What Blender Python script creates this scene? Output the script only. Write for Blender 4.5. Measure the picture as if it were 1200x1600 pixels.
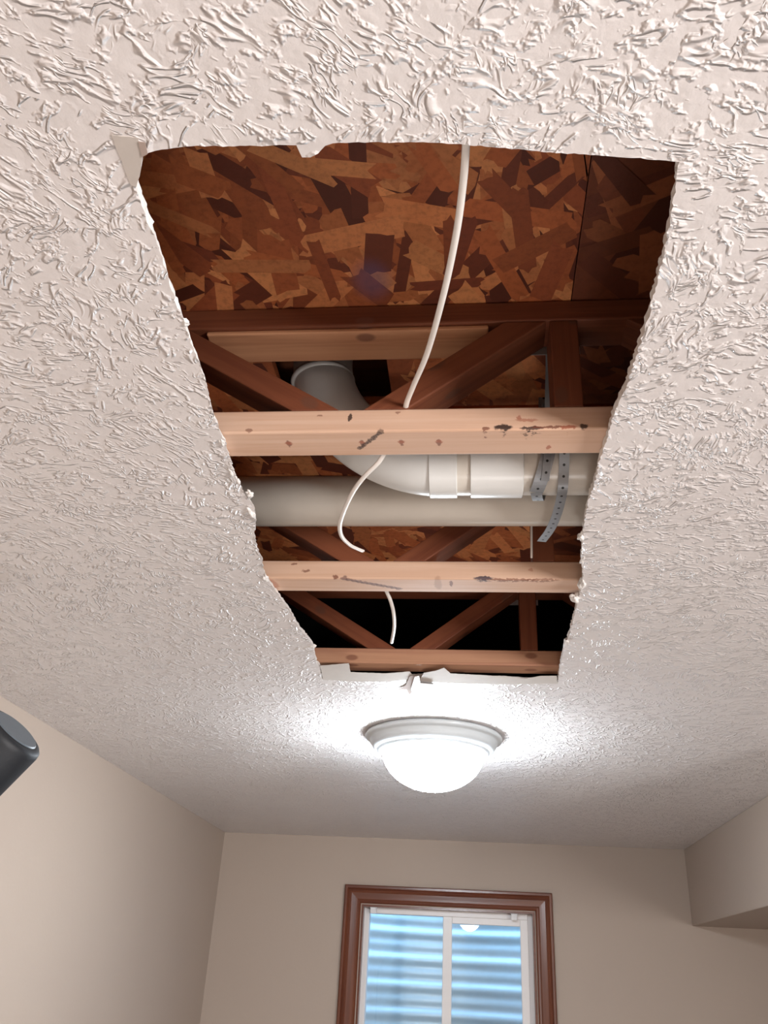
import bpy, bmesh, math, random
from mathutils import Vector, Matrix, noise as mnoise
from mathutils.geometry import tessellate_polygon
random.seed(7)
for o in list(bpy.data.objects): bpy.data.objects.remove(o)
scn = bpy.context.scene
COL = scn.collection
CZ = 1.75                       # camera height; every z below is measured from the camera

# ------------------------------------------------------------------ camera
F_PX = 1338.9
ax = Vector((0.99454581, -0.00218034, -0.10427792))
ay = Vector((0.09248454, 0.48065907, 0.8720169))
az = Vector((0.04822084, -0.87690484, 0.47823911))
cam_d = bpy.data.cameras.new('camera'); cam = bpy.data.objects.new('camera', cam_d); COL.objects.link(cam)
cam_d.sensor_fit = 'VERTICAL'; cam_d.sensor_height = 32.0; cam_d.lens = 32.0 * F_PX / 1600
cam_d.clip_start = 0.02
W = [ax, ay, az]                # world axes seen in camera (x right, y down, z forward)
right = Vector([w[0] for w in W]); down = Vector([w[1] for w in W]); fwd = Vector([w[2] for w in W])
m = Matrix((right, -down, -fwd)).transposed().to_4x4(); m.translation = (0, 0, CZ)
cam.matrix_world = m
scn.camera = cam

# ------------------------------------------------------------------ world, exposure
scn.view_settings.view_transform = 'Standard'; scn.view_settings.look = 'None'
scn.view_settings.gamma = 1; scn.view_settings.use_curve_mapping = False
scn.view_settings.exposure = 0.27
wd = bpy.data.worlds.new('world'); scn.world = wd; wd.use_nodes = True
bg = wd.node_tree.nodes['Background']; bg.inputs[0].default_value = (0.36, 0.66, 1.0, 1); bg.inputs[1].default_value = 6.8
LAMP_E = 94.0
LAMP_COL = (0.84, 0.93, 1.0)
FILL_LOC = Vector((.22, .72, -1.50))      # added upward fill light near the floor below the hole, from the camera's height
FILL_W = 5.0
wl = bpy.data.lights.new('floor_fill', 'AREA'); wl.shape = 'RECTANGLE'; wl.size = .36; wl.size_y = .30
wl.energy = FILL_W; wl.color = (1.0, .95, .92)
wlo = bpy.data.objects.new('floor_fill', wl); COL.objects.link(wlo)
SIDE_FILL_W = 165.0                               # added fill light at a made-up window in the right wall, out of view
dl = bpy.data.lights.new('side_fill', 'AREA'); dl.shape = 'RECTANGLE'; dl.size = .98; dl.size_y = .9; dl.energy = SIDE_FILL_W; dl.color = (1.0, .97, .95)
dlo = bpy.data.objects.new('side_fill', dl); COL.objects.link(dlo)
dlo.location = (2.61, -1.10, CZ - .17); dlo.rotation_euler = (math.radians(90), 0, math.radians(90))

# ------------------------------------------------------------------ node helpers
class NB:
    def __init__(s, name):
        s.m = bpy.data.materials.new(name); s.m.use_nodes = True; s.t = s.m.node_tree
        s.b = s.t.nodes['Principled BSDF']; s.out = s.t.nodes['Material Output']
    def n(s, ty, **kw):
        x = s.t.nodes.new(ty)
        for k, v in kw.items(): setattr(x, k, v)
        return x
    def put(s, sock, v):
        if hasattr(v, 'is_output'): s.t.links.new(v, sock)
        else: sock.default_value = v
    def math(s, op, a, b=0.0, c=None, clamp=False):
        x = s.n('ShaderNodeMath', operation=op, use_clamp=clamp); s.put(x.inputs[0], a); s.put(x.inputs[1], b)
        if c is not None: s.put(x.inputs[2], c)
        return x.outputs[0]
    def vm(s, op, a, b=(0, 0, 0)):
        x = s.n('ShaderNodeVectorMath', operation=op); s.put(x.inputs[0], a); s.put(x.inputs[1], b)
        return x.outputs['Value'] if op in ('LENGTH', 'DISTANCE', 'DOT_PRODUCT') else x.outputs[0]
    def noise(s, v, scale, detail=2, rough=.5, dist=0.0):
        x = s.n('ShaderNodeTexNoise'); s.put(x.inputs['Vector'], v); x.inputs['Scale'].default_value = scale
        x.inputs['Detail'].default_value = detail; x.inputs['Roughness'].default_value = rough; x.inputs['Distortion'].default_value = dist
        return x.outputs
    def ramp(s, f, lo, hi, a=0.0, b=1.0, smooth=True):
        x = s.n('ShaderNodeMapRange'); x.interpolation_type = 'SMOOTHSTEP' if smooth else 'LINEAR'
        s.put(x.inputs['Value'], f); x.inputs['From Min'].default_value = lo; x.inputs['From Max'].default_value = hi
        x.inputs['To Min'].default_value = a; x.inputs['To Max'].default_value = b
        return x.outputs[0]
    def mix(s, f, a, b, blend='MIX'):
        x = s.n('ShaderNodeMix', data_type='RGBA', blend_type=blend); s.put(x.inputs[0], f)
        s.put(x.inputs[6], a); s.put(x.inputs[7], b); return x.outputs[2]
    def bump(s, h, dist, strength=1.0):
        x = s.n('ShaderNodeBump'); x.inputs['Strength'].default_value = strength; x.inputs['Distance'].default_value = dist
        s.put(x.inputs['Height'], h); s.t.links.new(x.outputs[0], s.b.inputs['Normal'])
    def coord(s, which='Object'): return s.n('ShaderNodeTexCoord').outputs[which]
    def fin(s, col=None, rough=.6, metal=0.0, spec=.5):
        if col is not None: s.put(s.b.inputs['Base Color'], col)
        s.put(s.b.inputs['Roughness'], rough); s.b.inputs['Metallic'].default_value = metal
        s.b.inputs['Specular IOR Level'].default_value = spec
        return s.m
def c4(r, g, b): return (r, g, b, 1)

# ------------------------------------------------------------------ materials
def mat_ceiling():
    q = NB('stomped_ceiling_plaster'); p = q.coord()
    w = q.noise(p, 9, 2)['Color']
    pw = q.vm('ADD', p, q.vm('SCALE', q.vm('SUBTRACT', w, (.5, .5, .5))))
    pw.node.inputs[1].links[0].from_node.inputs['Scale'].default_value = .07
    def layer(scale, off, fx, fy, lo, hi):
        v = q.n('ShaderNodeTexVoronoi', voronoi_dimensions='3D'); v.inputs['Scale'].default_value = scale
        po = q.vm('ADD', pw, off); flat = q.vm('MULTIPLY', po, (1, 1, 0)); q.put(v.inputs['Vector'], flat)
        loc = q.vm('SUBTRACT', flat, v.outputs['Position'])
        sep = q.n('ShaderNodeSeparateColor'); q.put(sep.inputs[0], v.outputs['Color'])
        rot = q.n('ShaderNodeVectorRotate', rotation_type='Z_AXIS'); q.put(rot.inputs['Vector'], loc)
        q.put(rot.inputs['Angle'], q.math('MULTIPLY', sep.outputs[0], 6.283))
        # fan: spread grows away from the foot of the brush mark
        sc = q.vm('MULTIPLY', rot.outputs[0], (fx, fy, 1))
        sh = q.vm('ADD', sc, q.vm('MULTIPLY', v.outputs['Color'], (40, 40, 40)))
        n1 = q.noise(sh, 1.0, 1.5, .5, .35)['Fac']
        r = q.math('SUBTRACT', 1.0, q.math('ABSOLUTE', q.math('MULTIPLY_ADD', n1, 2.0, -1.0)))
        return q.ramp(r, lo, hi)
    a = layer(7.5, (0, 0, 0), 72, 24, .79, 1.0)
    b = layer(11, (.37, .21, 0), 100, 44, .83, 1.0)
    brk = q.ramp(q.noise(p, 42, 3, .6)['Fac'], .44, .58)
    brk2 = q.ramp(q.noise(q.vm('ADD', p, (3, 1, 0)), 20, 2, .6)['Fac'], .50, .62)
    h = q.math('MAXIMUM', q.math('MULTIPLY', a, brk), q.math('MULTIPLY', q.math('MULTIPLY', b, brk2), .8))
    fine = q.noise(p, 110, 3, .6)['Fac']
    h = q.math('ADD', h, q.math('MULTIPLY', fine, .16))
    h = q.math('ADD', h, q.math('MULTIPLY', q.noise(p, 30, 2)['Fac'], .5))
    # sanded smooth skim just past the near edge of the hole
    sm = q.vm('LENGTH', q.vm('MULTIPLY', q.vm('SUBTRACT', p, (-.19, .515, CZ + .65)), (1, 3.2, 0)))
    h = q.math('MULTIPLY', h, q.ramp(q.math('ADD', sm, q.math('MULTIPLY', w.node.outputs['Fac'], .05)), .055, .10, .25, 1))
    q.bump(h, .0030, 1.0)
    return q.fin(q.mix(q.noise(p, 3, 2)['Fac'], c4(.71, .675, .67), c4(.77, .74, .735)), .36, spec=.5)
def mat_wall(name, col, col2):
    q = NB(name); p = q.coord()
    q.bump(q.noise(p, 60, 4, .6)['Fac'], .0006, .6)
    return q.fin(q.mix(q.noise(p, 2.2, 3)['Fac'], col, col2), .55, spec=.35)
def mat_plain(name, col, rough=.5, metal=0.0, bump=0.0, scale=80, spec=.5, var=.06):
    q = NB(name); p = q.coord()
    n = q.noise(p, scale, 3, .6)['Fac']
    if bump: q.bump(n, bump)
    c2 = c4(*[max(0, v * (1 - var * 2)) for v in col[:3]])
    return q.fin(q.mix(n, col, c2), rough, metal, spec)
def mat_wood(name, light, dark, knot, spots=(), rough=.6, knots=True, gs=1.0):
    q = NB(name); uv = q.coord('UV'); p = q.n('ShaderNodeNewGeometry').outputs['Position']
    st = q.vm('MULTIPLY', uv, (2.2 * gs, 55 * gs, 1))
    g = q.noise(st, 1.0, 4, .6, .6)['Fac']
    g2 = q.noise(q.vm('MULTIPLY', uv, (1.5, 9, 1)), 1.0, 2, .5, 1.2)['Fac']
    col = q.mix(q.ramp(g, .35, .72), light, dark)
    col = q.mix(q.math('MULTIPLY', q.ramp(g2, .45, .7), .45), col, dark)
    if knots:
        v = q.n('ShaderNodeTexVoronoi', voronoi_dimensions='2D'); v.inputs['Scale'].default_value = 1.0
        q.put(v.inputs['Vector'], q.vm('MULTIPLY', uv, (7, 11, 1)))
        k = q.ramp(v.outputs['Distance'], .07, .13, 1, 0)
        sp = q.n('ShaderNodeSeparateColor'); q.put(sp.inputs[0], v.outputs['Color'])
        k = q.math('MULTIPLY', k, q.math('GREATER_THAN', sp.outputs[0], .62))
        col = q.mix(q.math('MULTIPLY', k, .75), col, knot)
    wp = None
    for (c, r, colr, amt) in spots:
        if wp is None:
            wn = q.noise(p, 140, 2, .6)['Color']; wp = q.n('ShaderNodeVectorMath', operation='MULTIPLY_ADD')
            q.put(wp.inputs[0], wn); wp.inputs[1].default_value = (.008, .008, .008); q.put(wp.inputs[2], p)
            wp = q.vm('SUBTRACT', wp.outputs[0], (.004, .004, .004))
        d = q.vm('LENGTH', q.vm('DIVIDE', q.vm('SUBTRACT', wp, (c[0], c[1], c[2] + CZ)), r))
        col = q.mix(q.ramp(d, .7, 1.1, amt, 0), col, colr)
    q.bump(g, .0006, .7)
    return q.fin(col, rough, spec=.3)

M = {}
M['ceil'] = mat_ceiling()
M['wall'] = mat_wall('beige_eggshell_paint', c4(.405, .33, .278), c4(.425, .35, .293))
M['core'] = mat_plain('gypsum_core', c4(.80, .78, .76), .9, bump=.0015, scale=160)
M['paper'] = mat_plain('drywall_paper', c4(.56, .51, .47), .8, bump=.0004, scale=40)
M['brownpaper'] = mat_plain('brown_drywall_paper', c4(.42, .33, .29), .85, bump=.0004, scale=60)
M['whitepaper'] = mat_plain('white_joint_paper', c4(.84, .84, .84), .7, bump=.0003, scale=60)
M['floor'] = mat_plain('light_carpet', c4(.36, .32, .29), .95, bump=.003, scale=300)
M['pvc'] = mat_plain('white_pvc', c4(.70, .71, .70), .28, bump=.0002, scale=30, var=.03)
M['pvc_old'] = mat_plain('cream_pvc', c4(.64, .60, .54), .25, bump=.0002, scale=20, var=.04)
M['cable'] = mat_plain('white_cable_jacket', c4(.80, .76, .72), .3, var=.03)
M['galv'] = mat_plain('galvanised_strap', c4(.42, .44, .47), .42, metal=.7, scale=60)
def mat_strap():
    q = NB('galvanised_perforated_strap'); uv = q.coord('UV'); sp = q.n('ShaderNodeSeparateXYZ'); q.put(sp.inputs[0], uv)
    u = q.math('SUBTRACT', q.math('MULTIPLY', q.math('FRACT', q.math('DIVIDE', sp.outputs[0], .018)), .018), .009)
    d = q.math('SQRT', q.math('ADD', q.math('MULTIPLY', u, u), q.math('MULTIPLY', sp.outputs[1], sp.outputs[1])))
    n = q.noise(q.coord(), 60, 3)['Fac']
    col = q.mix(q.ramp(d, .0019, .0023, 1, 0), q.mix(n, c4(.30, .315, .335), c4(.24, .25, .265)), c4(.02, .02, .02))
    return q.fin(col, .45, .5)
M['galv'] = mat_strap()
M['plate'] = mat_plain('galvanised_plate', c4(.55, .55, .55), .45, metal=.8, scale=90)
M['white'] = mat_plain('white_enamel', c4(.62, .68, .72), .3, var=.02)
M['vinyl'] = mat_plain('white_vinyl', c4(.80, .78, .78), .35, var=.02)
M['black'] = mat_plain('black_rubbery_plastic', c4(.010, .013, .018), .6, bump=.0002, scale=200, spec=.5)
M['greylens'] = mat_plain('grey_lens', c4(.10, .125, .15), .45)
M['hole'] = mat_plain('dark_punched_hole', c4(.02, .02, .02), .8)
M['clip'] = mat_plain('clear_plastic_bracket', c4(.75, .77, .80), .15, spec=.8)
M['shade'] = mat_plain('shade_black', c4(.004, .004, .004), .95, spec=.1)
M['brass'] = mat_plain('copper_tube', c4(.62, .25, .12), .25, metal=.9)
M['casing'] = mat_wood('cherry_stained_casing', c4(.15, .043, .018), c4(.095, .024, .011), c4(.06, .02, .01), rough=.28, knots=False, gs=.6)
M['casing'].node_tree.nodes['Principled BSDF'].inputs['Specular IOR Level'].default_value = .6
BR = c4(.16, .05, .03); DK = c4(.035, .018, .015); RD = c4(.36, .12, .07)
y1, y2, y3, zb = .978, 1.472, 1.962, .663
def line(a, b, n, r, col, amt): return [((a[0] + (b[0] - a[0]) * i / (n - 1), a[1] + (b[1] - a[1]) * i / (n - 1), a[2] + (b[2] - a[2]) * i / (n - 1)), r, col, amt) for i in range(n)]
S1 = [((.040, y1, .668), (.013, .03, .0045), DK, .95), ((.016, y1, .666), (.006, .03, .003), BR, .8),
      ((.078, y1, .666), (.018, .03, .003), DK, .9), ((.100, y1, .667), (.024, .03, .0022), BR, .8),
      ((.127, y1, .667), (.013, .03, .003), RD, .9), ((.148, y1, .668), (.007, .03, .004), DK, .9),
      ((.072, y1, .679), (.016, .03, .003), RD, .6), ((.062, y1, .683), (.004, .03, .004), RD, .7),
      ((-.315, y1, .668), (.006, .02, .003), BR, .6), ((-.172, y1, .688), (.0025, .02, .008), DK, .9),
      ((-.215, y1, .691), (.004, .02, .002), BR, .6), ((-.105, y1, .694), (.004, .02, .002), BR, .6)]
for x in (-.262, -.157, -.101, -.048): S1 += [((x, 1.007, zb), (.0035, .009, .02), BR, .75), ((x, 1.005, zb), (.0055, .004, .02), RD, .7)]
S1 += [((.104, 1.022, zb), (.004, .006, .02), RD, .8)] + line((-.162, 1.020, zb), (-.128, .980, zb), 13, (.004, .0045, .006), DK, .65)
S2 = [((-.395, y2 + .03, zb), (.018, .03, .03), RD, .55), ((-.345, y2, .693), (.006, .02, .003), BR, .7), ((-.320, y2, .679), (.009, .02, .003), BR, .7)] \
   + line((-.245, y2 + .002, .664), (-.145, y2 + .045, .662), 12, (.008, .006, .006), c4(.12, .06, .06), .7) \
   + [((-.262, y2, .667), (.006, .01, .004), BR, .8), ((.017, y2, .666), (.020, .015, .004), c4(.05, .04, .06), .9), ((.07, y2, .664), (.05, .012, .002), BR, .7),
      ((.125, y2, .664), (.035, .012, .0018), BR, .6), ((-.068, y2 + .02, zb), (.008, .03, .01), c4(.42, .26, .18), .7), ((-.043, y2 + .02, zb), (.003, .014, .01), BR, .8),
      ((.105, y2, .683), (.005, .01, .004), RD, .5)]
PL, PD, PK = c4(.66, .46, .345), c4(.57, .36, .25), c4(.20, .08, .05)
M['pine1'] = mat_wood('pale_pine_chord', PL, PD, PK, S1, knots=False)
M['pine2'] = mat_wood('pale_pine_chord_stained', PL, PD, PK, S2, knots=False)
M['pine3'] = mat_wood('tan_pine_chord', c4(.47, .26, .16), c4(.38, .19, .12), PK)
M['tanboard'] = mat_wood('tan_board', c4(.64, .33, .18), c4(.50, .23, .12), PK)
M['web'] = mat_wood('shaded_reddish_web', c4(.19, .060, .027), c4(.135, .038, .018), c4(.12, .05, .03))  # reddish wood, its colour darkened further to stand in for cavity shade
M['topchord'] = mat_wood('shaded_top_chord', c4(.22, .070, .032), c4(.16, .046, .022), PK)  # much darker than the bottom chords: cavity shade put into the wood colour
def mat_osb(name, tint):
    q = NB(name); a = q.n('ShaderNodeVertexColor', layer_name='Col'); p = q.coord()
    n = q.noise(p, 90, 4, .7)['Fac']
    col = q.mix(q.ramp(n, .4, .75, 0, .35), a.outputs[0], c4(.08, .025, .012))
    d = q.vm('LENGTH', q.vm('DIVIDE', q.vm('SUBTRACT', p, (-.147, .925, CZ + .89)), (.035, .05, 1)))
    col = q.mix(q.ramp(d, .3, 1.1, .4, 0), col, c4(.12, .10, .22))
    q.bump(n, .0008, .8)
    return q.fin(col, .55, spec=.35)
M['osb'] = mat_osb('oriented_strand_board', None)
def mat_glow():
    q = NB('lit_frosted_glass')
    q.fin(c4(.9, .92, .95), .25); q.b.inputs['Emission Color'].default_value = (*LAMP_COL, 1); q.b.inputs['Emission Strength'].default_value = LAMP_E
    return q.m
M['glow'] = mat_glow()
def mat_glass():
    q = NB('window_glass'); t = q.t; tr = q.n('ShaderNodeBsdfTransparent'); gl = q.n('ShaderNodeBsdfGlossy'); gl.inputs['Roughness'].default_value = 0.02
    tr.inputs[0].default_value = (.93, .97, .98, 1)
    fr = q.n('ShaderNodeFresnel'); fr.inputs['IOR'].default_value = 1.5
    mx = q.n('ShaderNodeMixShader'); q.put(mx.inputs[0], q.math('MULTIPLY', fr.outputs[0], 1.6)); q.put(mx.inputs[1], tr.outputs[0]); q.put(mx.inputs[2], gl.outputs[0])
    t.links.new(mx.outputs[0], q.out.inputs[0]); return q.m
M['glass'] = mat_glass()
M['well'] = mat_plain('galvanised_well_steel', c4(.66, .76, .82), .45, metal=.25, bump=.0008, scale=25)
M['gravel'] = mat_plain('pale_gravel', c4(.5, .48, .45), .9, bump=.02, scale=60)

# ------------------------------------------------------------------ mesh helpers
def link(name, bm, mat, parent=None, smooth=False, bevel=0.0, flip=False):
    """bm is in scene coordinates with z from the camera; the object keeps its parent's base as origin."""
    bmesh.ops.translate(bm, verts=bm.verts, vec=(0, 0, CZ))
    if parent is not None: bmesh.ops.translate(bm, verts=bm.verts, vec=-abs_loc(parent))
    me = bpy.data.meshes.new(name); bm.to_mesh(me); bm.free()
    if smooth:
        for p in me.polygons: p.use_smooth = True
    me.materials.append(mat)
    o = bpy.data.objects.new(name, me); COL.objects.link(o)
    if parent is not None: o.parent = parent
    if bevel:
        b = o.modifiers.new('bevel', 'BEVEL'); b.width = bevel; b.segments = 2; b.limit_method = 'ANGLE'
    return o
def abs_loc(o):
    v = Vector(o.location)
    while o.parent: o = o.parent; v += Vector(o.location)
    return v
def tag(o, label, cat=None, group=None, kind=None):
    if label: o['label'] = label
    if cat: o['category'] = cat
    if group: o['group'] = group
    if kind: o['kind'] = kind
    return o
def thing(name, loc, label, cat, group=None, kind=None):
    o = bpy.data.objects.new(name, None); COL.objects.link(o); o.location = (loc[0], loc[1], loc[2] + CZ)
    return tag(o, label, cat, group, kind)
def box(bm, x0, x1, y0, y1, z0, z1):
    uvl = bm.loops.layers.uv.verify()
    v = [bm.verts.new((x, y, z)) for x in (x0, x1) for y in (y0, y1) for z in (z0, z1)]
    for f, ua in (((0, 1, 3, 2), 1), ((4, 6, 7, 5), 1), ((0, 4, 5, 1), 0), ((2, 3, 7, 6), 0), ((0, 2, 6, 4), 0), ((1, 5, 7, 3), 0)):
        fc = bm.faces.new([v[i] for i in f])
        for l in fc.loops:
            c = l.vert.co; l[uvl].uv = (c.x, c.y + 1.3 * c.z) if ua == 0 else (c.y, c.z)
    return v
def boxbm(*a):
    bm = bmesh.new(); box(bm, *a); return bm
def prism(bm, pts, y0, y1, grain):
    """outline pts (x, z) pushed from y0 to y1; grain = unit direction (x, z) of the wood"""
    uvl = bm.loops.layers.uv.verify(); n = len(pts)
    a = [bm.verts.new((x, y0, z)) for x, z in pts]; b = [bm.verts.new((x, y1, z)) for x, z in pts]
    fs = [bm.faces.new(a), bm.faces.new(b[::-1])] + [bm.faces.new((a[i], b[i], b[(i + 1) % n], a[(i + 1) % n])) for i in range(n)]
    for f in fs:
        for l in f.loops:
            c = l.vert.co; l[uvl].uv = (c.x * grain[0] + c.z * grain[1] + y0, -c.x * grain[1] + c.z * grain[0] + c.y * 1.2)
    bmesh.ops.recalc_face_normals(bm, faces=fs)
def spline(pts, n=10):
    P = [Vector(p) for p in pts]; P = [2 * P[0] - P[1]] + P + [2 * P[-1] - P[-2]]; out = []
    for i in range(1, len(P) - 2):
        a, b, c, d = P[i - 1:i + 3]
        for k in range(n):
            t = k / n
            out.append(.5 * ((2 * b) + (c - a) * t + (2 * a - 5 * b + 4 * c - d) * t * t + (3 * b - a - 3 * c + d) * t ** 3))
    out.append(P[-2]); return out
def tube(bm, pts, r, seg=16, r2=None, up=(0, 0, 1), cap=True):
    """sweep an ellipse (r across, r2 along 'up') down the points; r may be a list"""
    n = len(pts); rings = []; prev = None; uvl = bm.loops.layers.uv.verify(); L = 0
    for i, p in enumerate(pts):
        p = Vector(p); t = (Vector(pts[min(i + 1, n - 1)]) - Vector(pts[max(i - 1, 0)])).normalized()
        u = Vector(up); u = (u - t * u.dot(t))
        if u.length < 1e-3: u = Vector((1, 0, 0)) - t * t.x
        u.normalize(); s = t.cross(u)
        ra = r[i] if isinstance(r, (list, tuple)) else r; rb = (r2 if r2 is not None else ra)
        if isinstance(rb, (list, tuple)): rb = rb[i]
        rings.append([bm.verts.new(p + s * (ra * math.cos(2 * math.pi * k / seg)) + u * (rb * math.sin(2 * math.pi * k / seg))) for k in range(seg)])
    for i in range(n - 1):
        for k in range(seg): bm.faces.new((rings[i][k], rings[i][(k + 1) % seg], rings[i + 1][(k + 1) % seg], rings[i + 1][k]))
    if cap: bm.faces.new(rings[0][::-1]); bm.faces.new(rings[-1])
def lathe(bm, prof, c, seg=64):
    """profile (r, z) about a vertical axis through c"""
    rings = []
    for r, z in prof:
        if r < 1e-6: rings.append([bm.verts.new((c[0], c[1], z))])
        else: rings.append([bm.verts.new((c[0] + r * math.cos(2 * math.pi * k / seg), c[1] + r * math.sin(2 * math.pi * k / seg), z)) for k in range(seg)])
    for a, b in zip(rings, rings[1:]):
        for k in range(seg):
            k2 = (k + 1) % seg
            vs = [a[k % len(a)], a[k2 % len(a)], b[k2 % len(b)], b[k % len(b)]]
            u = []
            for v in vs:
                if v not in u: u.append(v)
            if len(u) > 2: bm.faces.new(u)
    bmesh.ops.recalc_face_normals(bm, faces=bm.faces)

# ------------------------------------------------------------------ the setting
XL, XR, YB, YF, ZC, ZF, ZS = -1.331, 2.65, -2.3, 4.75, .65, -CZ, .893      # walls, back and front, ceiling, floor, subfloor underside
def struct(o, label=None): return tag(o, label, None, None, 'structure')
ZT = ZS + .10
struct(link('floor', boxbm(XL - .1, XR + .1, YB - .1, YF + .1, ZF - .1, ZF), M['floor']), 'light carpeted floor below the frame')
struct(link('wall_left', boxbm(XL - .1, XL, YB, YF, ZF, ZT), M['wall']), 'bright cream wall on the left side')
struct(link('wall_right', boxbm(XR, XR + .1, YB, YF, ZF, ZT), M['wall']), 'beige wall on the right below the soffit')
struct(link('wall_rear', boxbm(XL - .1, XR + .1, YB - .1, YB, ZF, ZT), M['wall']), 'beige wall behind the viewer')
WX0, WX1, WZ0, WZ1 = -.571, .296, -.55, .330           # window opening
bm = bmesh.new()
box(bm, XL - .1, WX0, YF, YF + .2, ZF, ZT); box(bm, WX1, XR + .1, YF, YF + .2, ZF, ZT)
box(bm, WX0, WX1, YF, YF + .2, ZF, WZ0); box(bm, WX0, WX1, YF, YF + .2, WZ1, ZT)
struct(link('wall_back', bm, M['wall']), 'taupe wall holding the window')
so = link('soffit', boxbm(1.055, XR, 2.2, YF, .300, ZC), M['wall'], bevel=.003)
struct(so, 'beige boxed soffit running along the right side of the ceiling')

# ceiling with a ragged hole: outline as (x, y) metres on the underside
HOLE_PX = [(222,245),(228,240),(235,238),(262,233),(290,229),(330,228),(365,229),(400,228),(463,227),(468,238),(472,246),(485,246),(497,240),(508,228),(520,224),(560,222),(600,223),(640,222),(680,223),(720,225),(780,231),(820,234),(860,238),(905,241),(950,244),(990,247),(1030,250),(1062,253),
 (1058,268),(1056,300),(1047,345),(1037,400),(1024,450),(1012,500),(993,560),(977,610),(962,640),(950,680),(938,715),(928,760),(919,785),(912,825),(909,850),(909,880),(912,900),(905,930),(899,955),(890,992),(880,1017),(874,1050),(871,1066),
 (820,1066),(790,1064),(760,1063),(725,1061),(690,1062),(660,1060),(640,1061),(615,1063),(590,1062),(545,1060),(503,1060),(500,1042),
 (495,1037),(490,1012),(483,1000),(470,985),(450,950),(432,925),(418,905),(412,890),(409,870),(402,855),(398,835),(400,815),(397,790),(385,775),(378,760),(368,745),(360,715),(352,690),(342,670),(332,640),(322,600),(313,570),(300,540),(290,508),(286,495),(275,475),(262,430),(245,380),(228,340),(214,300),(212,292),(219,270)]
def at_z(x, y, z):
    """point of the photograph -> point on the level plane z"""
    d = Vector((ax.dot((x - 600, y - 800, F_PX)), ay.dot((x - 600, y - 800, F_PX)), az.dot((x - 600, y - 800, F_PX))))
    return d * (z / d.z)
def at_y(x, y, Y):
    d = Vector((ax.dot((x - 600, y - 800, F_PX)), ay.dot((x - 600, y - 800, F_PX)), az.dot((x - 600, y - 800, F_PX))))
    return d * (Y / d.y)
base = [at_z(x, y, ZC) for x, y in HOLE_PX]
ring = []
for i, a in enumerate(base):
    b = base[(i + 1) % len(base)]; n = max(1, int((b - a).length / .005))
    for k in range(n):
        p = a.lerp(b, k / n)
        j = .0015 if 290 < HOLE_PX[i][1] < 1060 else .0008
        if k: p = p + Vector((random.uniform(-j, j), random.uniform(-j, j), 0))
        ring.append(p)
rr = random.Random(3)
top = []
for p in ring:                      # the paper-faced back of the board breaks off a little further out
    c = Vector((-.1, 1.2, ZC)); d = (p - c).normalized(); q = rr.uniform(-.0005, .0022)
    if p.x < -.2 and .6 < p.y < 1.97: q += .0085
    top.append(Vector((p.x + d.x * q, p.y + d.y * q, ZC + .0127)))
def ceil_slab():
    bm = bmesh.new(); lo = []; hi = []
    outer = [(XL, YB), (XL, YF), (XR, YF), (XR, YB)]
    for z, rg, store, up in ((ZC, ring, lo, False), (ZC + .0127, top, hi, True)):
        ov = [bm.verts.new((x, y, z)) for x, y in outer]; rv = [bm.verts.new(p) for p in rg]; store += rv
        vs = ov + rv
        tri = tessellate_polygon([[v.co for v in ov], [v.co for v in rv]])
        for t in tri:
            f = bm.faces.new([vs[i] for i in t]); f.normal_update()
            if (f.normal.z > 0) != up: f.normal_flip()
    return bm, lo, hi
bm, lo, hi = ceil_slab()
ceil = link('ceiling', bm, M['ceil'])
struct(ceil, 'white stomp-textured ceiling with a ragged hole cut through it')
bm = bmesh.new()
a = [bm.verts.new(p) for p in ring]; b = [bm.verts.new(p) for p in top]
mid = [bm.verts.new((p + q) / 2 + Vector((rr.uniform(-.0012, .0012), rr.uniform(-.0012, .0012), 0))) for p, q in zip(ring, top)]
n = len(a)
for i in range(n):
    j = (i + 1) % n
    bm.faces.new((a[i], a[j], mid[j], mid[i])); bm.faces.new((mid[i], mid[j], b[j], b[i]))
cc = link('gypsum_core', bm, M['core'], ceil); tag(cc, 'chalky white broken edge of the board around the hole')

def sheet(name, pxs, z, mat, parent, th=.0006, label=None, bend=0.0, jag=.0):
    """thin torn paper lying on the ceiling, outline from the photograph"""
    pts = []
    base = [at_z(x, y, z) for x, y in pxs]
    for i, p in enumerate(base):
        q = base[(i + 1) % len(base)]; n = max(1, int((q - p).length / .006))
        for k in range(n):
            v = p.lerp(q, k / n)
            if k and jag: v += Vector((random.uniform(-jag, jag), random.uniform(-jag, jag), 0))
            pts.append(v)
    cy = sum(p.y for p in pts) / len(pts)
    bm = bmesh.new()
    def zz(p, d): return z - d - bend * abs(p.y - cy)
    lo_ = [bm.verts.new((p.x, p.y, zz(p, th))) for p in pts]; hi_ = [bm.verts.new((p.x, p.y, zz(p, 0))) for p in pts]
    for vs, up in ((lo_, False), (hi_, True)):
        for t in tessellate_polygon([[v.co for v in vs]]):
            f = bm.faces.new([vs[i] for i in t]); f.normal_update()
            if (f.normal.z > 0) != up: f.normal_flip()
    for i in range(len(pts)):
        j = (i + 1) % len(pts); bm.faces.new((lo_[i], lo_[j], hi_[j], hi_[i]))
    o = link(name, bm, mat, parent)
    if label: tag(o, label)
    return o
sheet('torn_paper', [(174, 210), (216, 215), (222, 246), (219, 270), (213, 292), (204, 288), (190, 250)], ZC, M['paper'], ceil, label='smooth tan patch of bared drywall paper at the hole corner', jag=.0006)
sheet('torn_paper', [(216, 221), (227, 222), (231, 240), (222, 245)], ZC - .0007, M['brownpaper'], ceil, label='narrow brown strip of torn drywall paper')
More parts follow.
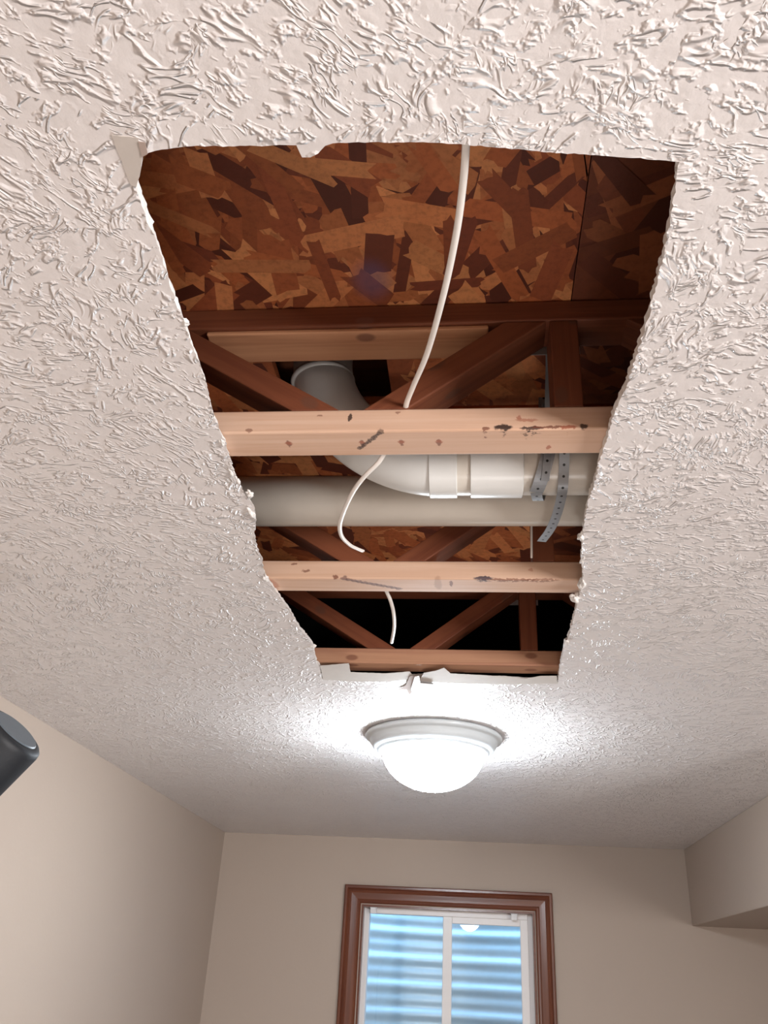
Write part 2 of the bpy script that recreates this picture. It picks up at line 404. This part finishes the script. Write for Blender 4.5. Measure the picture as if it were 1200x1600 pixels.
sheet('torn_paper', [(500, 1040), (545, 1036), (548, 1050), (600, 1052), (640, 1049), (650, 1061), (600, 1065), (545, 1064), (505, 1062)], ZC + .0002, M['paper'], ceil, label='grey bared paper along the far edge of the hole', jag=.001)
sheet('torn_paper', [(655, 1063), (662, 1051), (680, 1048), (694, 1043), (704, 1052), (760, 1055), (820, 1060), (845, 1056), (870, 1056), (871, 1068), (790, 1069), (700, 1067)], ZC + .0002, M['paper'], ceil, label='grey torn paper edge in front of the far truss', jag=.001)
sheet('paper_flap', [(648, 1052), (655, 1050), (657, 1064), (676, 1066), (683, 1109), (652, 1109), (642, 1075)], ZC - .0008, M['whitepaper'], ceil, th=.0012, bend=.05, label='bright white paper flap hanging between hole and lamp')
sheet('paper_scrap', [(622, 1077), (634, 1070), (640, 1056), (652, 1056), (650, 1072), (640, 1086), (635, 1077)], ZC - .002, M['brownpaper'], ceil, label='curled brown scrap of paper beside the white flap', jag=.001)
# crumbs of gypsum clinging to the cut
def crumb(px, py, s, st=(1, 1, 1), z=.652):
    c = at_z(px, py, z); bm = bmesh.new(); bmesh.ops.create_icosphere(bm, subdivisions=3, radius=s)
    for v in bm.verts:
        k = 1 + .9 * mnoise.noise(v.co * (1.6 / s) + Vector((px, py, 0)))
        v.co = Vector((v.co.x * st[0] * k, v.co.y * st[1] * k, v.co.z * st[2] * k)) + c
    return link('gypsum_crumb', bm, M['core'], ceil, smooth=True)
for a in ((289, 503, .0045, (1, 1.3, .7)), (393, 800, .008, (.6, 2.0, .7)), (390, 772, .006, (.8, 1.5, .7)), (348, 690, .006, (.6, 1.8, .7)), (362, 738, .006, (.6, 2, .7)),
          (488, 1009, .006, (1.3, 1, .6)), (908, 838, .007, (.7, 1.4, .8)), (909, 912, .009, (.6, 2.2, .8)), (899, 934, .008, (1, 1.5, .8)), (910, 875, .005, (.7, 3, .8)), (884, 1003, .007, (.6, 2.6, .8)),
          (414, 903, .006, (.8, 2, .7)), (372, 752, .004, (.8, 1.5, .7))):
    crumb(*a)

# ------------------------------------------------------------------ subfloor above the hole
CUT = (-.335, -.142, 1.085, 1.232)                     # opening sawn for the drain
def osb_sheet(name, x0, x1, ya, yb, pal, along, cutout=None, z=ZS, nfl=2400, dens=None):
    bm = bmesh.new(); cl = bm.loops.layers.float_color.new('Col')
    def paint(f, c):
        for l in f.loops: l[cl] = (*c, 1)
    xs = [x0, x1] if not cutout else [x0, cutout[0], cutout[1], x1]; ys = [ya, yb] if not cutout else [ya, cutout[2], cutout[3], yb]
    for i in range(len(xs) - 1):
        for j in range(len(ys) - 1):
            if cutout and i == 1 and j == 1: continue
            b = bmesh.new(); before = set(bm.faces); v = box(bm, xs[i], xs[i + 1], ys[j], ys[j + 1], z + .0012, z + .018)
            for f in set(bm.faces) - before: paint(f, pal[0])
            b.free()
    R = random.Random(11)
    for k in range(nfl):
        cx, cy = R.uniform(x0 + .01, x1 - .01), R.uniform(.3, 2.5)
        L = R.uniform(.07, .15); w = R.uniform(.018, .040); an = along + R.gauss(0, .75)
        c = R.choice(pal); s = R.uniform(.85, 1.25); c = [min(1, v * s) for v in c]
        d = Vector((math.cos(an), math.sin(an))); e = Vector((-d.y, d.x)); pts = []
        for sgn in (1, -1):
            m_ = R.randint(3, 5)
            for q in range(m_):
                t = (q / (m_ - 1) * 2 - 1) * -sgn
                l_ = sgn * (L / 2 + R.uniform(-.010, .008))
                pts.append((l_, t * -w / 2))
        zz = z + .0012 - .0011 * (k + 1) / nfl
        ok = []
        for l_, t in pts:
            p = Vector((cx, cy)) + d * l_ + e * t
            ok.append((min(max(p.x, x0), x1), min(max(p.y, ya), yb)))
        if cutout and any(cutout[0] - .002 < p[0] < cutout[1] + .002 and cutout[2] - .002 < p[1] < cutout[3] + .002 for p in ok + [(cx, cy)]): continue
        if cutout and (cutout[0] - .06 < cx < cutout[1] + .06 and cutout[2] - .06 < cy < cutout[3] + .06) and L > .06:
            hit = False
            for t in range(9):
                q = Vector((cx, cy)) + d * L * (t / 8 - .5)
                if cutout[0] - w < q.x < cutout[1] + w and cutout[2] - w < q.y < cutout[3] + w: hit = True
            if hit: continue
        try:
            f = bm.faces.new([bm.verts.new((x, y, zz)) for x, y in ok])
        except ValueError: continue
        f.normal_update()
        if f.normal.z > 0: f.normal_flip()
        paint(f, c)
    return link(name, bm, M['osb'])
PAL = [(.36, .100, .036), (.42, .122, .042), (.47, .155, .056), (.30, .078, .030), (.54, .195, .072), (.17, .042, .020), (.40, .112, .038), (.62, .25, .095), (.11, .027, .014), (.56, .21, .08)]
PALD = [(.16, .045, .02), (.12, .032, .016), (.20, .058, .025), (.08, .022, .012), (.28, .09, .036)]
s_ = osb_sheet('subfloor', XL - .1, .143, YB, YF + .1, PAL, 1.1, CUT, nfl=9000); struct(s_, 'orange strand board subfloor seen through the hole')
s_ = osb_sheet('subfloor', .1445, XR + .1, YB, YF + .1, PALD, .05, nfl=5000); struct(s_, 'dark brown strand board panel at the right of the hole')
s_ = link('upper_floor', boxbm(XL - .1, XR + .1, YB - .1, YF + .2, ZS + .10, ZS + .13), M['topchord']); struct(s_, 'underside of the storey above, dark through the drain cutout')

s_ = link('shade_sheet', boxbm(XL, XR, 2.06, YF, ZS - .004, ZS - .001), M['shade']); struct(s_, 'black sheet standing in for shade under the subfloor beyond the farthest truss')  # black sheet added so the cavity past the last truss stays dark

# ------------------------------------------------------------------ floor trusses
D = .062                                               # depth of the flat-laid 2x3s
def webs():
    out = []; zt, zb_ = .8548, .7012
    def para(xb0, xb1, xt0, xt1): return [(xb0, zb_), (xb1, zb_), (xt1, zt), (xt0, zt)]
    out.append(para(-.257, -.188, -.500, -.431)); out.append(para(-.155, -.093, .045, .107)); out.append([(.1105, zb_), (.1505, zb_), (.1505, zt), (.1105, zt)])
    out.append(para(-.70 - .07, -.70, -.57, -.50 - .002)); out.append(para(-.86, -.79, -1.12, -1.05))
    out.append(para(.44, .50, .22, .28)); out.append(para(.51, .57, .73, .79)); out.append(para(1.02, 1.08, .80, .86)); out.append(para(1.10, 1.16, 1.32, 1.38))
    return out
def make_truss(y, mats, label):
    t = thing('floor_truss', (0, y + D / 2, zb), label, 'floor truss', 'open-web floor trusses above the ceiling')
    x0, x1 = XL + .002, XR - .002
    link('bottom_chord', boxbm(x0, x1, y, y + D, zb + .0002, zb + .038), mats[0], t, bevel=.003)
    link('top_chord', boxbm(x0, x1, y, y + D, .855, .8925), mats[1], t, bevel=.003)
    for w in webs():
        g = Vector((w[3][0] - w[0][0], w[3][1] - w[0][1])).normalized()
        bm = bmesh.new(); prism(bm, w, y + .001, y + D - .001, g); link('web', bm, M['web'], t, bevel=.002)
    bm = boxbm(-.235, -.045, y + D + .0002, y + D + .0014, .672, .711); link('gusset_plate', bm, M['plate'], t)
    bm = boxbm(.03, .16, y + D + .0002, y + D + .0014, .842, .884); link('gusset_plate', bm, M['plate'], t)
    return t
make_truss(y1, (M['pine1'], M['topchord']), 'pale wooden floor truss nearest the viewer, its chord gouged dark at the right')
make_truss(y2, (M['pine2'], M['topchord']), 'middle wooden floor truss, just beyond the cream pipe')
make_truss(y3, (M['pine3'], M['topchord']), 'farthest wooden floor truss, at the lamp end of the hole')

o = link('lit_underside_board', boxbm(-.405, .022, .984, 1.052, .8475, .8546), M['tanboard'], None, bevel=.002); tag(o, 'pale board added as lit underside of the top chord of the nearest truss, in front of the drain bend', 'board')  # its pale colour stands in for light on the chord underside

# ------------------------------------------------------------------ drain pipes
PY, PX, PZ, RB = 1.172, -.262, .7285, .22
dr = thing('drain_pipe', (PX, PY, PZ - .054), 'white plastic drain pipe bending down from the subfloor and running right', 'pipe')
bm = bmesh.new(); R0 = .0475
arc = [(PX + RB - RB * math.cos(a), PY, PZ + RB - RB * math.sin(a)) for a in [math.pi / 2 * k / 28 for k in range(29)]]
tube(bm, arc, .0515, 40, up=(0, 1, 0)); link('sweep_elbow', bm, M['pvc'], dr, smooth=True)
bm = bmesh.new(); tube(bm, [(PX, PY, .925), (PX, PY, .975)], .0485, 40); link('riser', bm, M['pvc'], dr, smooth=False)
bm = bmesh.new(); tube(bm, [(PX + .004, PY, .8945), (PX + .0035, PY, .899), (PX + .003, PY, .905)], [.0525, .0555, .0530], 40); o = link('elbow_rim', bm, M['pvc'], dr, smooth=True)
def xtube(name, segs, mat, parent, label=None):
    bm = bmesh.new(); tube(bm, [(x, PY, PZ) for x, r in segs], [r for x, r in segs], 48, up=(0, 1, 0))
    o = link(name, bm, mat, parent)
    for p in o.data.polygons: p.use_smooth = len(p.vertices) == 4
    e = o.modifiers.new('edge', 'EDGE_SPLIT'); e.split_angle = math.radians(30)
    if label: tag(o, label)
    return o
xtube('hub', [(-.070, .0515), (-.069, .0535), (-.027, .0535), (-.026, .0525)], M['pvc'], dr)
xtube('pipe_run', [(-.03, .0495), (XR - .01, .0495)], M['pvc_old'], dr, 'cream straight run to the right')
xtube('coupling', [(-.0055, .0520), (-.0045, .0535), (.0755, .0535), (.0765, .0520)], M['pvc'], dr)
dp = thing('waste_pipe', (0, 1.315, .6985), 'long cream pipe spanning the hole in front of the middle truss', 'pipe')
bm = bmesh.new(); tube(bm, [(XL + .005, 1.315, .7435), (XR - .005, 1.315, .7435)], .045, 56, up=(0, 1, 0)); o = link('pipe_run', bm, M['pvc_old'], dp, smooth=True)

bm = bmesh.new(); tube(bm, spline([(-.055, 1.226, .892), (-.055, 1.226, .884), (-.050, 1.226, .876), (-.040, 1.226, .8735), (.3, 1.226, .8735), (.9, 1.226, .8735), (XR - .01, 1.226, .8735)], 6), .008, 20, up=(0, 1, 0))
tag(link('copper_pipe', bm, M['brass'], None, smooth=True), 'thin copper pipe under the subfloor behind the nearest truss', 'pipe')

# ------------------------------------------------------------------ perforated hanger strap
def ribbon(bm, pts, w, side, th=.0011):
    """flat strip along the points; side = direction across the strip, one per point or one for all"""
    n = len(pts); rows = []; uvl = bm.loops.layers.uv.verify(); L = [0.0]
    for i, p in enumerate(pts):
        p = Vector(p); t = (Vector(pts[min(i + 1, n - 1)]) - Vector(pts[max(i - 1, 0)])).normalized()
        if i: L.append(L[-1] + (p - Vector(pts[i - 1])).length)
        s = Vector(side[i] if isinstance(side, list) else side); s = (s - t * s.dot(t)).normalized(); u = t.cross(s)
        rows.append([bm.verts.new(p + s * a * w / 2 + u * b * th / 2) for a, b in ((-1, -1), (1, -1), (1, 1), (-1, 1))])
    V = (-w / 2, w / 2, w / 2, -w / 2)
    for i, (r, q) in enumerate(zip(rows, rows[1:])):
        for k in range(4):
            k2 = (k + 1) % 4; f = bm.faces.new((r[k], r[k2], q[k2], q[k]))
            for l, c in zip(f.loops, ((L[i], V[k]), (L[i], V[k2]), (L[i + 1], V[k2]), (L[i + 1], V[k]))): l[uvl].uv = c
    bm.faces.new(rows[0][::-1]); bm.faces.new(rows[-1]); bmesh.ops.recalc_face_normals(bm, faces=bm.faces)
st = thing('hanger_strap', (.115, PY, PZ - .058), 'grey perforated metal hanger strap looped around the drain pipe with a loose tail', 'strap')
rp = .0565
def loop_pts(x_a, x_b, a0, a1, n=18):
    return [(x_a + (x_b - x_a) * k / n, PY + rp * math.cos(a0 + (a1 - a0) * k / n), PZ + rp * math.sin(a0 + (a1 - a0) * k / n)) for k in range(n + 1)]
R_ = math.radians
front = [(.122, 1.060, .885), (.122, 1.075, .850), (.120, 1.092, .80)] + [(.1195, PY - rp, .755)]
A_ = spline(front, 8) + loop_pts(.1185, .096, R_(172), R_(262), 14)
bm = bmesh.new(); ribbon(bm, A_, .021, (1, 0, 0)); link('strap_band', bm, M['galv'], st)
B_ = loop_pts(.096, .113, R_(262), R_(368), 14) + [(.115, PY + rp - .008, .80), (.118, PY + rp - .012, .85), (.120, PY + rp - .012, .891)]
bm = bmesh.new(); ribbon(bm, [(x, y, z - .0012 if z < PZ else z) for x, y, z in B_], .017, (1, 0, 0)); link('strap_band', bm, M['galv'], st)
D_ = [(.112, PY - rp - .0035, .80), (.113, PY - rp - .003, .755)] + loop_pts(.1135, .108, R_(178), R_(240), 10)
bm = bmesh.new(); ribbon(bm, [(x, y - .002, z) for x, y, z in D_], .013, (1, .35, 0)); link('strap_band', bm, M['galv'], st)
pz = lambda x, y, z: tuple(at_z(x, y, z))
C_ = spline([(.128, 1.072, .84), (.1335, 1.090, .78), (.1365, 1.1085, .725), pz(881, 735, .694), pz(879, 765, .672), pz(874, 790, .668), pz(867, 812, .668), pz(858, 830, .671), pz(846, 846, .676)], 8)
nC = len(C_); bm = bmesh.new(); ribbon(bm, C_, .0155, [(1, .55 * max(0, (i - nC * .5) / nC), 0) for i in range(nC)]); link('strap_tail', bm, M['galv'], st)
# ------------------------------------------------------------------ cables
def cable(name, pts, w, h, label, n=12, group=None):
    bm = bmesh.new(); tube(bm, spline(pts, n), w / 2, 14, r2=h / 2)
    return tag(link(name, bm, M['cable'], None, smooth=True), label, 'cable', group)
p = lambda x, y, z: tuple(at_z(x, y, z))
cable('cable', [(.0, .20, .668), (-.002, .42, .668), p(728, 228, .668), p(722, 300, .670), p(712, 370, .672), p(693, 460, .680), p(668, 550, .694), p(645, 605, .703), p(634, 636, .7052),
    (-.098, 1.03, .7045), (-.108, 1.052, .700), (-.118, 1.064, .690), p(603, 706, .676), p(590, 724, .667), p(569, 745, .660), p(552, 768, .657), p(538, 797, .656), p(531, 820, .658), p(534, 838, .662), p(546, 851, .667), p(557, 857, .671), p(567, 861, .675)],
    .0076, .0052, 'flat white cable crossing over the nearest truss and dangling below the pipes')
cable('cable', [(-.176, 1.50, .7050), (-.179, 1.535, .7042), (-.181, 1.5425, .696), p(604, 924, .682), p(610, 938, .674), p(615, 958, .668), p(616, 980, .666), p(612, 1004, .664)],
    .0078, .0058, 'short cream cable end hanging down behind the middle truss')
bm = bmesh.new(); tube(bm, spline([(.111, 1.445, .891), (.110, 1.446, .84), (.1085, 1.447, .78), (.1075, 1.450, .74), (.107, 1.455, .712), (.107, 1.462, .7035)], 8), .0022, 8)
tag(link('thin_wire', bm, M['cable'], None, smooth=True), 'thin pale wire beside the upright web of the middle truss', 'wire')

# ------------------------------------------------------------------ ceiling lamp
def make_lamp(c, label):
    t = thing('ceiling_lamp', (c[0], c[1], ZC), label, 'ceiling lamp', None)
    x, y = c
    bm = bmesh.new(); lathe(bm, [(0, ZC - .0015), (.199, ZC - .0015), (.203, ZC - .004), (.205, ZC - .009), (.203, ZC - .014), (.198, ZC - .017), (.193, ZC - .018), (.190, ZC - .021), (.187, ZC - .030), (.181, ZC - .040), (.171, ZC - .047), (.166, ZC - .049), (.164, ZC - .053), (.160, ZC - .0555), (.155, ZC - .055), (.152, ZC - .050), (0, ZC - .048)], c)
    link('lamp_pan', bm, M['white'], t, smooth=True)
    bm = bmesh.new(); pr = [(.151 * math.cos(a), ZC - .050 - .112 * math.sin(a)) for a in [math.pi / 2 * k / 20 for k in range(21)]]; pr[-1] = (0, ZC - .162)
    lathe(bm, pr, c); link('glass_shade', bm, M['glow'], t, smooth=True)
    return t
LC = (-.122, 2.585)
make_lamp(LC, 'lit white dome ceiling lamp just beyond the hole')

# ------------------------------------------------------------------ window
YW = YF
def frame_boxes(bm, x0, x1, z0, z1, ya, yb, wl_, wr_, wt_, wb_):
    box(bm, x0, x0 + wl_, ya, yb, z0, z1); box(bm, x1 - wr_, x1, ya, yb, z0, z1)
    box(bm, x0 + wl_, x1 - wr_, ya, yb, z1 - wt_, z1); box(bm, x0 + wl_, x1 - wr_, ya, yb, z0, z0 + wb_)
win = thing('window_1', ((WX0 + WX1) / 2, YW, WZ0), 'sliding white window with cherry-stained wooden casing', None, kind='structure')
def casing_profile(bm, P, Q, inward, mi, mo):
    """moulded strip from P to Q (x, z) on the inner edge line; inward points away from the opening"""
    prof = [(0, .0), (0, .011), (.006, .016), (.014, .014), (.020, .017), (.030, .0175), (.048, .019), (.056, .024), (.064, .021), (.070, .027), (.080, .027), (.084, .024), (.084, 0)]
    uvl = bm.loops.layers.uv.verify(); ra, rb = [], []
    d = (Vector(Q) - Vector(P)).normalized()
    for o_, h in prof:
        for R2, E_, sg, mm in ((ra, P, -1, mi), (rb, Q, 1, mo)):
            q = Vector(E_) + Vector(inward) * o_ + d * (o_ * mm * sg)
            R2.append(bm.verts.new((q.x, YW - h, q.y)))
    fs = []
    for i in range(len(prof) - 1): fs.append(bm.faces.new((ra[i], rb[i], rb[i + 1], ra[i + 1])))
    fs.append(bm.faces.new(ra[::-1])); fs.append(bm.faces.new(rb))
    for f in fs:
        for l in f.loops:
            c = l.vert.co; al = c.x * d.x + c.z * d.y; l[uvl].uv = (al, c.x * inward[0] + c.z * inward[1])
    bmesh.ops.recalc_face_normals(bm, faces=bm.faces)
e_ = .004
for P, Q, inw in (((WX0 - e_, WZ1 + e_), (WX1 + e_, WZ1 + e_), (0, 1)), ((WX0 - e_, WZ0), (WX0 - e_, WZ1 + e_), (-1, 0)), ((WX1 + e_, WZ0), (WX1 + e_, WZ1 + e_), (1, 0)), ((WX0 - e_, WZ0), (WX1 + e_, WZ0), (0, -1))):
    bm = bmesh.new(); v = inw != (0, 1) and inw != (0, -1)
    casing_profile(bm, P, Q, inw, 1, 1)
    link('casing', bm, M['casing'], win)
bm = bmesh.new(); JD = .055; th = .010
frame_boxes(bm, WX0, WX1, WZ0, WZ1, YW, YW + JD, th, th, th, th)
link('jamb', bm, M['casing'], win)
fx0, fx1, fz0, fz1 = WX0 + .002, WX1 - .002, WZ0 + .002, WZ1 - .002; ya, yb = YW + JD, YW + JD + .06
bm = bmesh.new(); frame_boxes(bm, fx0, fx1, fz0, fz1, ya, yb, .034, .030, .034, .034)
link('frame', bm, M['vinyl'], win, bevel=.003)
GX = -.138
bm = bmesh.new(); sx0, sx1, sz0, sz1 = GX - .022, fx1 - .028, fz0 + .03, fz1 - .030; y0 = ya + .008; y1_ = ya + .030; sw = .040
frame_boxes(bm, sx0, sx1, sz0, sz1, y0, y1_, .046, sw, .034, sw)
sash = link('sash', bm, M['vinyl'], win, bevel=.003)
bm = bmesh.new(); box(bm, GX - .020, GX + .018, y1_ + .003, y1_ + .022, fz0 + .03, fz1 - .03); link('mullion', bm, M['vinyl'], win, bevel=.002)
def pane(x0, x1, z0, z1, y, sag, tilt):
    bm = bmesh.new(); N = 16; g = []
    for i in range(N + 1):
        row = []
        for j in range(N + 1):
            u, v = i / N * 2 - 1, j / N * 2 - 1
            row.append(bm.verts.new((x0 + (x1 - x0) * i / N, y - sag * (1 - u * u) + tilt * v, z0 + (z1 - z0) * j / N)))
        g.append(row)
    for i in range(N):
        for j in range(N): bm.faces.new((g[i][j], g[i + 1][j], g[i + 1][j + 1], g[i][j + 1]))
    return bm
link('pane', pane(fx0 + .03, GX + .0, fz0 + .03, fz1 - .03, y1_ + .012, .002, 0), M['glass'], win, smooth=True)
link('pane', pane(sx0 + .04, sx1 - .035, sz0 + .035, sz1 - .028, y0 + .014, .0035, .012), M['glass'], sash, smooth=True)
for cx in (-.512, .196):
    bt = thing('blind_bracket', (cx, YW + .03, WZ1 - th), 'clear blind bracket under the window head, ' + ('left of the two' if cx < 0 else 'right of the two'), 'bracket', 'clear blind brackets on the window head')
    bm = boxbm(cx - .018, cx + .018, YW + .008, YW + .046, WZ1 - th - .004, WZ1 - th - .0005); link('mounting_plate', bm, M['clip'], bt, bevel=.001)
    bm = boxbm(cx - .015, cx + .012, YW + .006, YW + .009, WZ1 - th - .030, WZ1 - th - .002); box(bm, cx + .012, cx + .015, YW + .006, YW + .040, WZ1 - th - .030, WZ1 - th - .002); link('clip', bm, M['clip'], bt, bevel=.001)
# curved corrugated steel well outside
bm = bmesh.new(); uvl = bm.loops.layers.uv.verify(); rows = []; cxw = (WX0 + WX1) / 2; RW = .62
zz = -1.0; NZ = 300
for i in range(NZ + 1):
    z = -.95 + 1.75 * i / NZ
    off = .004 * math.sin(2 * math.pi * z / .134) + .0045 * math.sin(4 * math.pi * z / .134 + 1.0)
    rows.append([bm.verts.new((cxw + (RW + off) * math.cos(math.pi * k / 48), YF + .205 + (RW * .92 + off) * math.sin(math.pi * k / 48), z)) for k in range(49)])
for r, q in zip(rows, rows[1:]):
    for k in range(48): bm.faces.new((r[k], r[k + 1], q[k + 1], q[k]))
o = link('window_well', bm, M['well'], None, smooth=True); tag(o, 'curved corrugated metal window well outside the glass', 'window well')
so = o.modifiers.new('thick', 'SOLIDIFY'); so.thickness = .002
o = link('gravel_bed', boxbm(XL - 1, XR + 1, YF + .2, YF + 2, -.99, -.95), M['gravel']); tag(o, 'pale gravel at the foot of the window well', 'gravel', kind='stuff')

# ------------------------------------------------------------------ dark lamp head at the left edge of the view
fl = thing('floor_lamp', (-.93, 1.36, -CZ), 'black floor lamp with a rounded cylindrical head at the left edge', 'lamp')
hc = Vector((-.755, 1.30, .280)); hd = Vector((.62, -.11, .70)).normalized()
bm = bmesh.new(); prof = [(0, .050), (.044, .050), (.050, .049), (.0545, .045), (.056, .038), (.056, -.10), (.052, -.13), (.040, -.145), (0, -.147)]
lathe(bm, prof, (0, 0)); rot = Vector((0, 0, 1)).rotation_difference(hd).to_matrix()
for v in bm.verts: v.co = rot @ v.co + hc
link('lamp_head', bm, M['black'], fl, smooth=True)
bm = bmesh.new(); lathe(bm, [(0, .0525), (.040, .0525), (.042, .0505), (0, .0500)], (0, 0))
for v in bm.verts: v.co = rot @ v.co + hc
link('lens', bm, M['greylens'], fl)
bk = hc - hd * .14
bm = bmesh.new(); tube(bm, spline([tuple(bk), (-.90, 1.32, .10), (-.93, 1.36, 0), (-.93, 1.36, -.8), (-.93, 1.36, -CZ + .02)], 8), .011, 14); link('pole', bm, M['black'], fl, smooth=True)
bm = bmesh.new(); lathe(bm, [(0, -CZ + .001), (.14, -CZ + .001), (.142, -CZ + .010), (.13, -CZ + .022), (.02, -CZ + .03), (0, -CZ + .03)], (-.93, 1.36)); link('base', bm, M['black'], fl, smooth=True)

# ------------------------------------------------------------------ body for the added floor fill light, out of view
wt = thing('floor_fill_lamp', (FILL_LOC.x, FILL_LOC.y, -CZ), 'added yellow fill light on the floor below the hole, facing up', 'work light')
aim = (Vector((.10, 1.0, .65)) - FILL_LOC).normalized(); wq = aim.to_track_quat('-Z', 'Y'); wm = wq.to_matrix()
def oriented(bm):
    for v in bm.verts: v.co = wm @ v.co + FILL_LOC
    return bm
wlo.parent = wt; wlo.location = Vector((FILL_LOC.x, FILL_LOC.y, FILL_LOC.z + CZ)) + aim * .012 - abs_loc(wt); wlo.rotation_euler = wq.to_euler()
M['yellow'] = mat_plain('yellow_paint', c4(.75, .45, .03), .4)
bm = bmesh.new(); box(bm, -.20, .20, -.17, .17, .004, .09); link('lamp_housing', oriented(bm), M['yellow'], wt, bevel=.01)
bm = bmesh.new(); box(bm, -.185, .185, -.155, .155, -.002, .003); link('front_glass', oriented(bm), M['whitepaper'], wt)
for k in range(2):
    x_ = FILL_LOC.x + (-.215, .215)[k]; y_ = FILL_LOC.y
    bm = bmesh.new(); tube(bm, spline([(x_, y_ + .17, -CZ + .011), (x_, y_ + .12, -CZ + .012), (x_, y_ + .0, FILL_LOC.z - .03), (x_, y_ - .12, -CZ + .012), (x_, y_ - .17, -CZ + .011)], 8), .010, 12); link('stand', bm, M['black'], wt, smooth=True)
w2 = thing('fill_window', (XR, -1.10, -.70), 'added white window frame around the side fill light in the right wall', None, kind='structure')  # unseen window made up to hold the side fill light
for nm, b_ in (('frame', (-1.66, -1.60, -.70, .36)), ('frame', (-.60, -.54, -.70, .36)), ('frame', (-1.60, -.60, -.70, -.64)), ('frame', (-1.60, -.60, .30, .36))):
    link(nm, boxbm(XR - .03, XR - .001, *b_), M['vinyl'], w2, bevel=.004)
link('pane', boxbm(XR - .012, XR - .003, -1.60, -.60, -.64, .30), M['whitepaper'], w2)
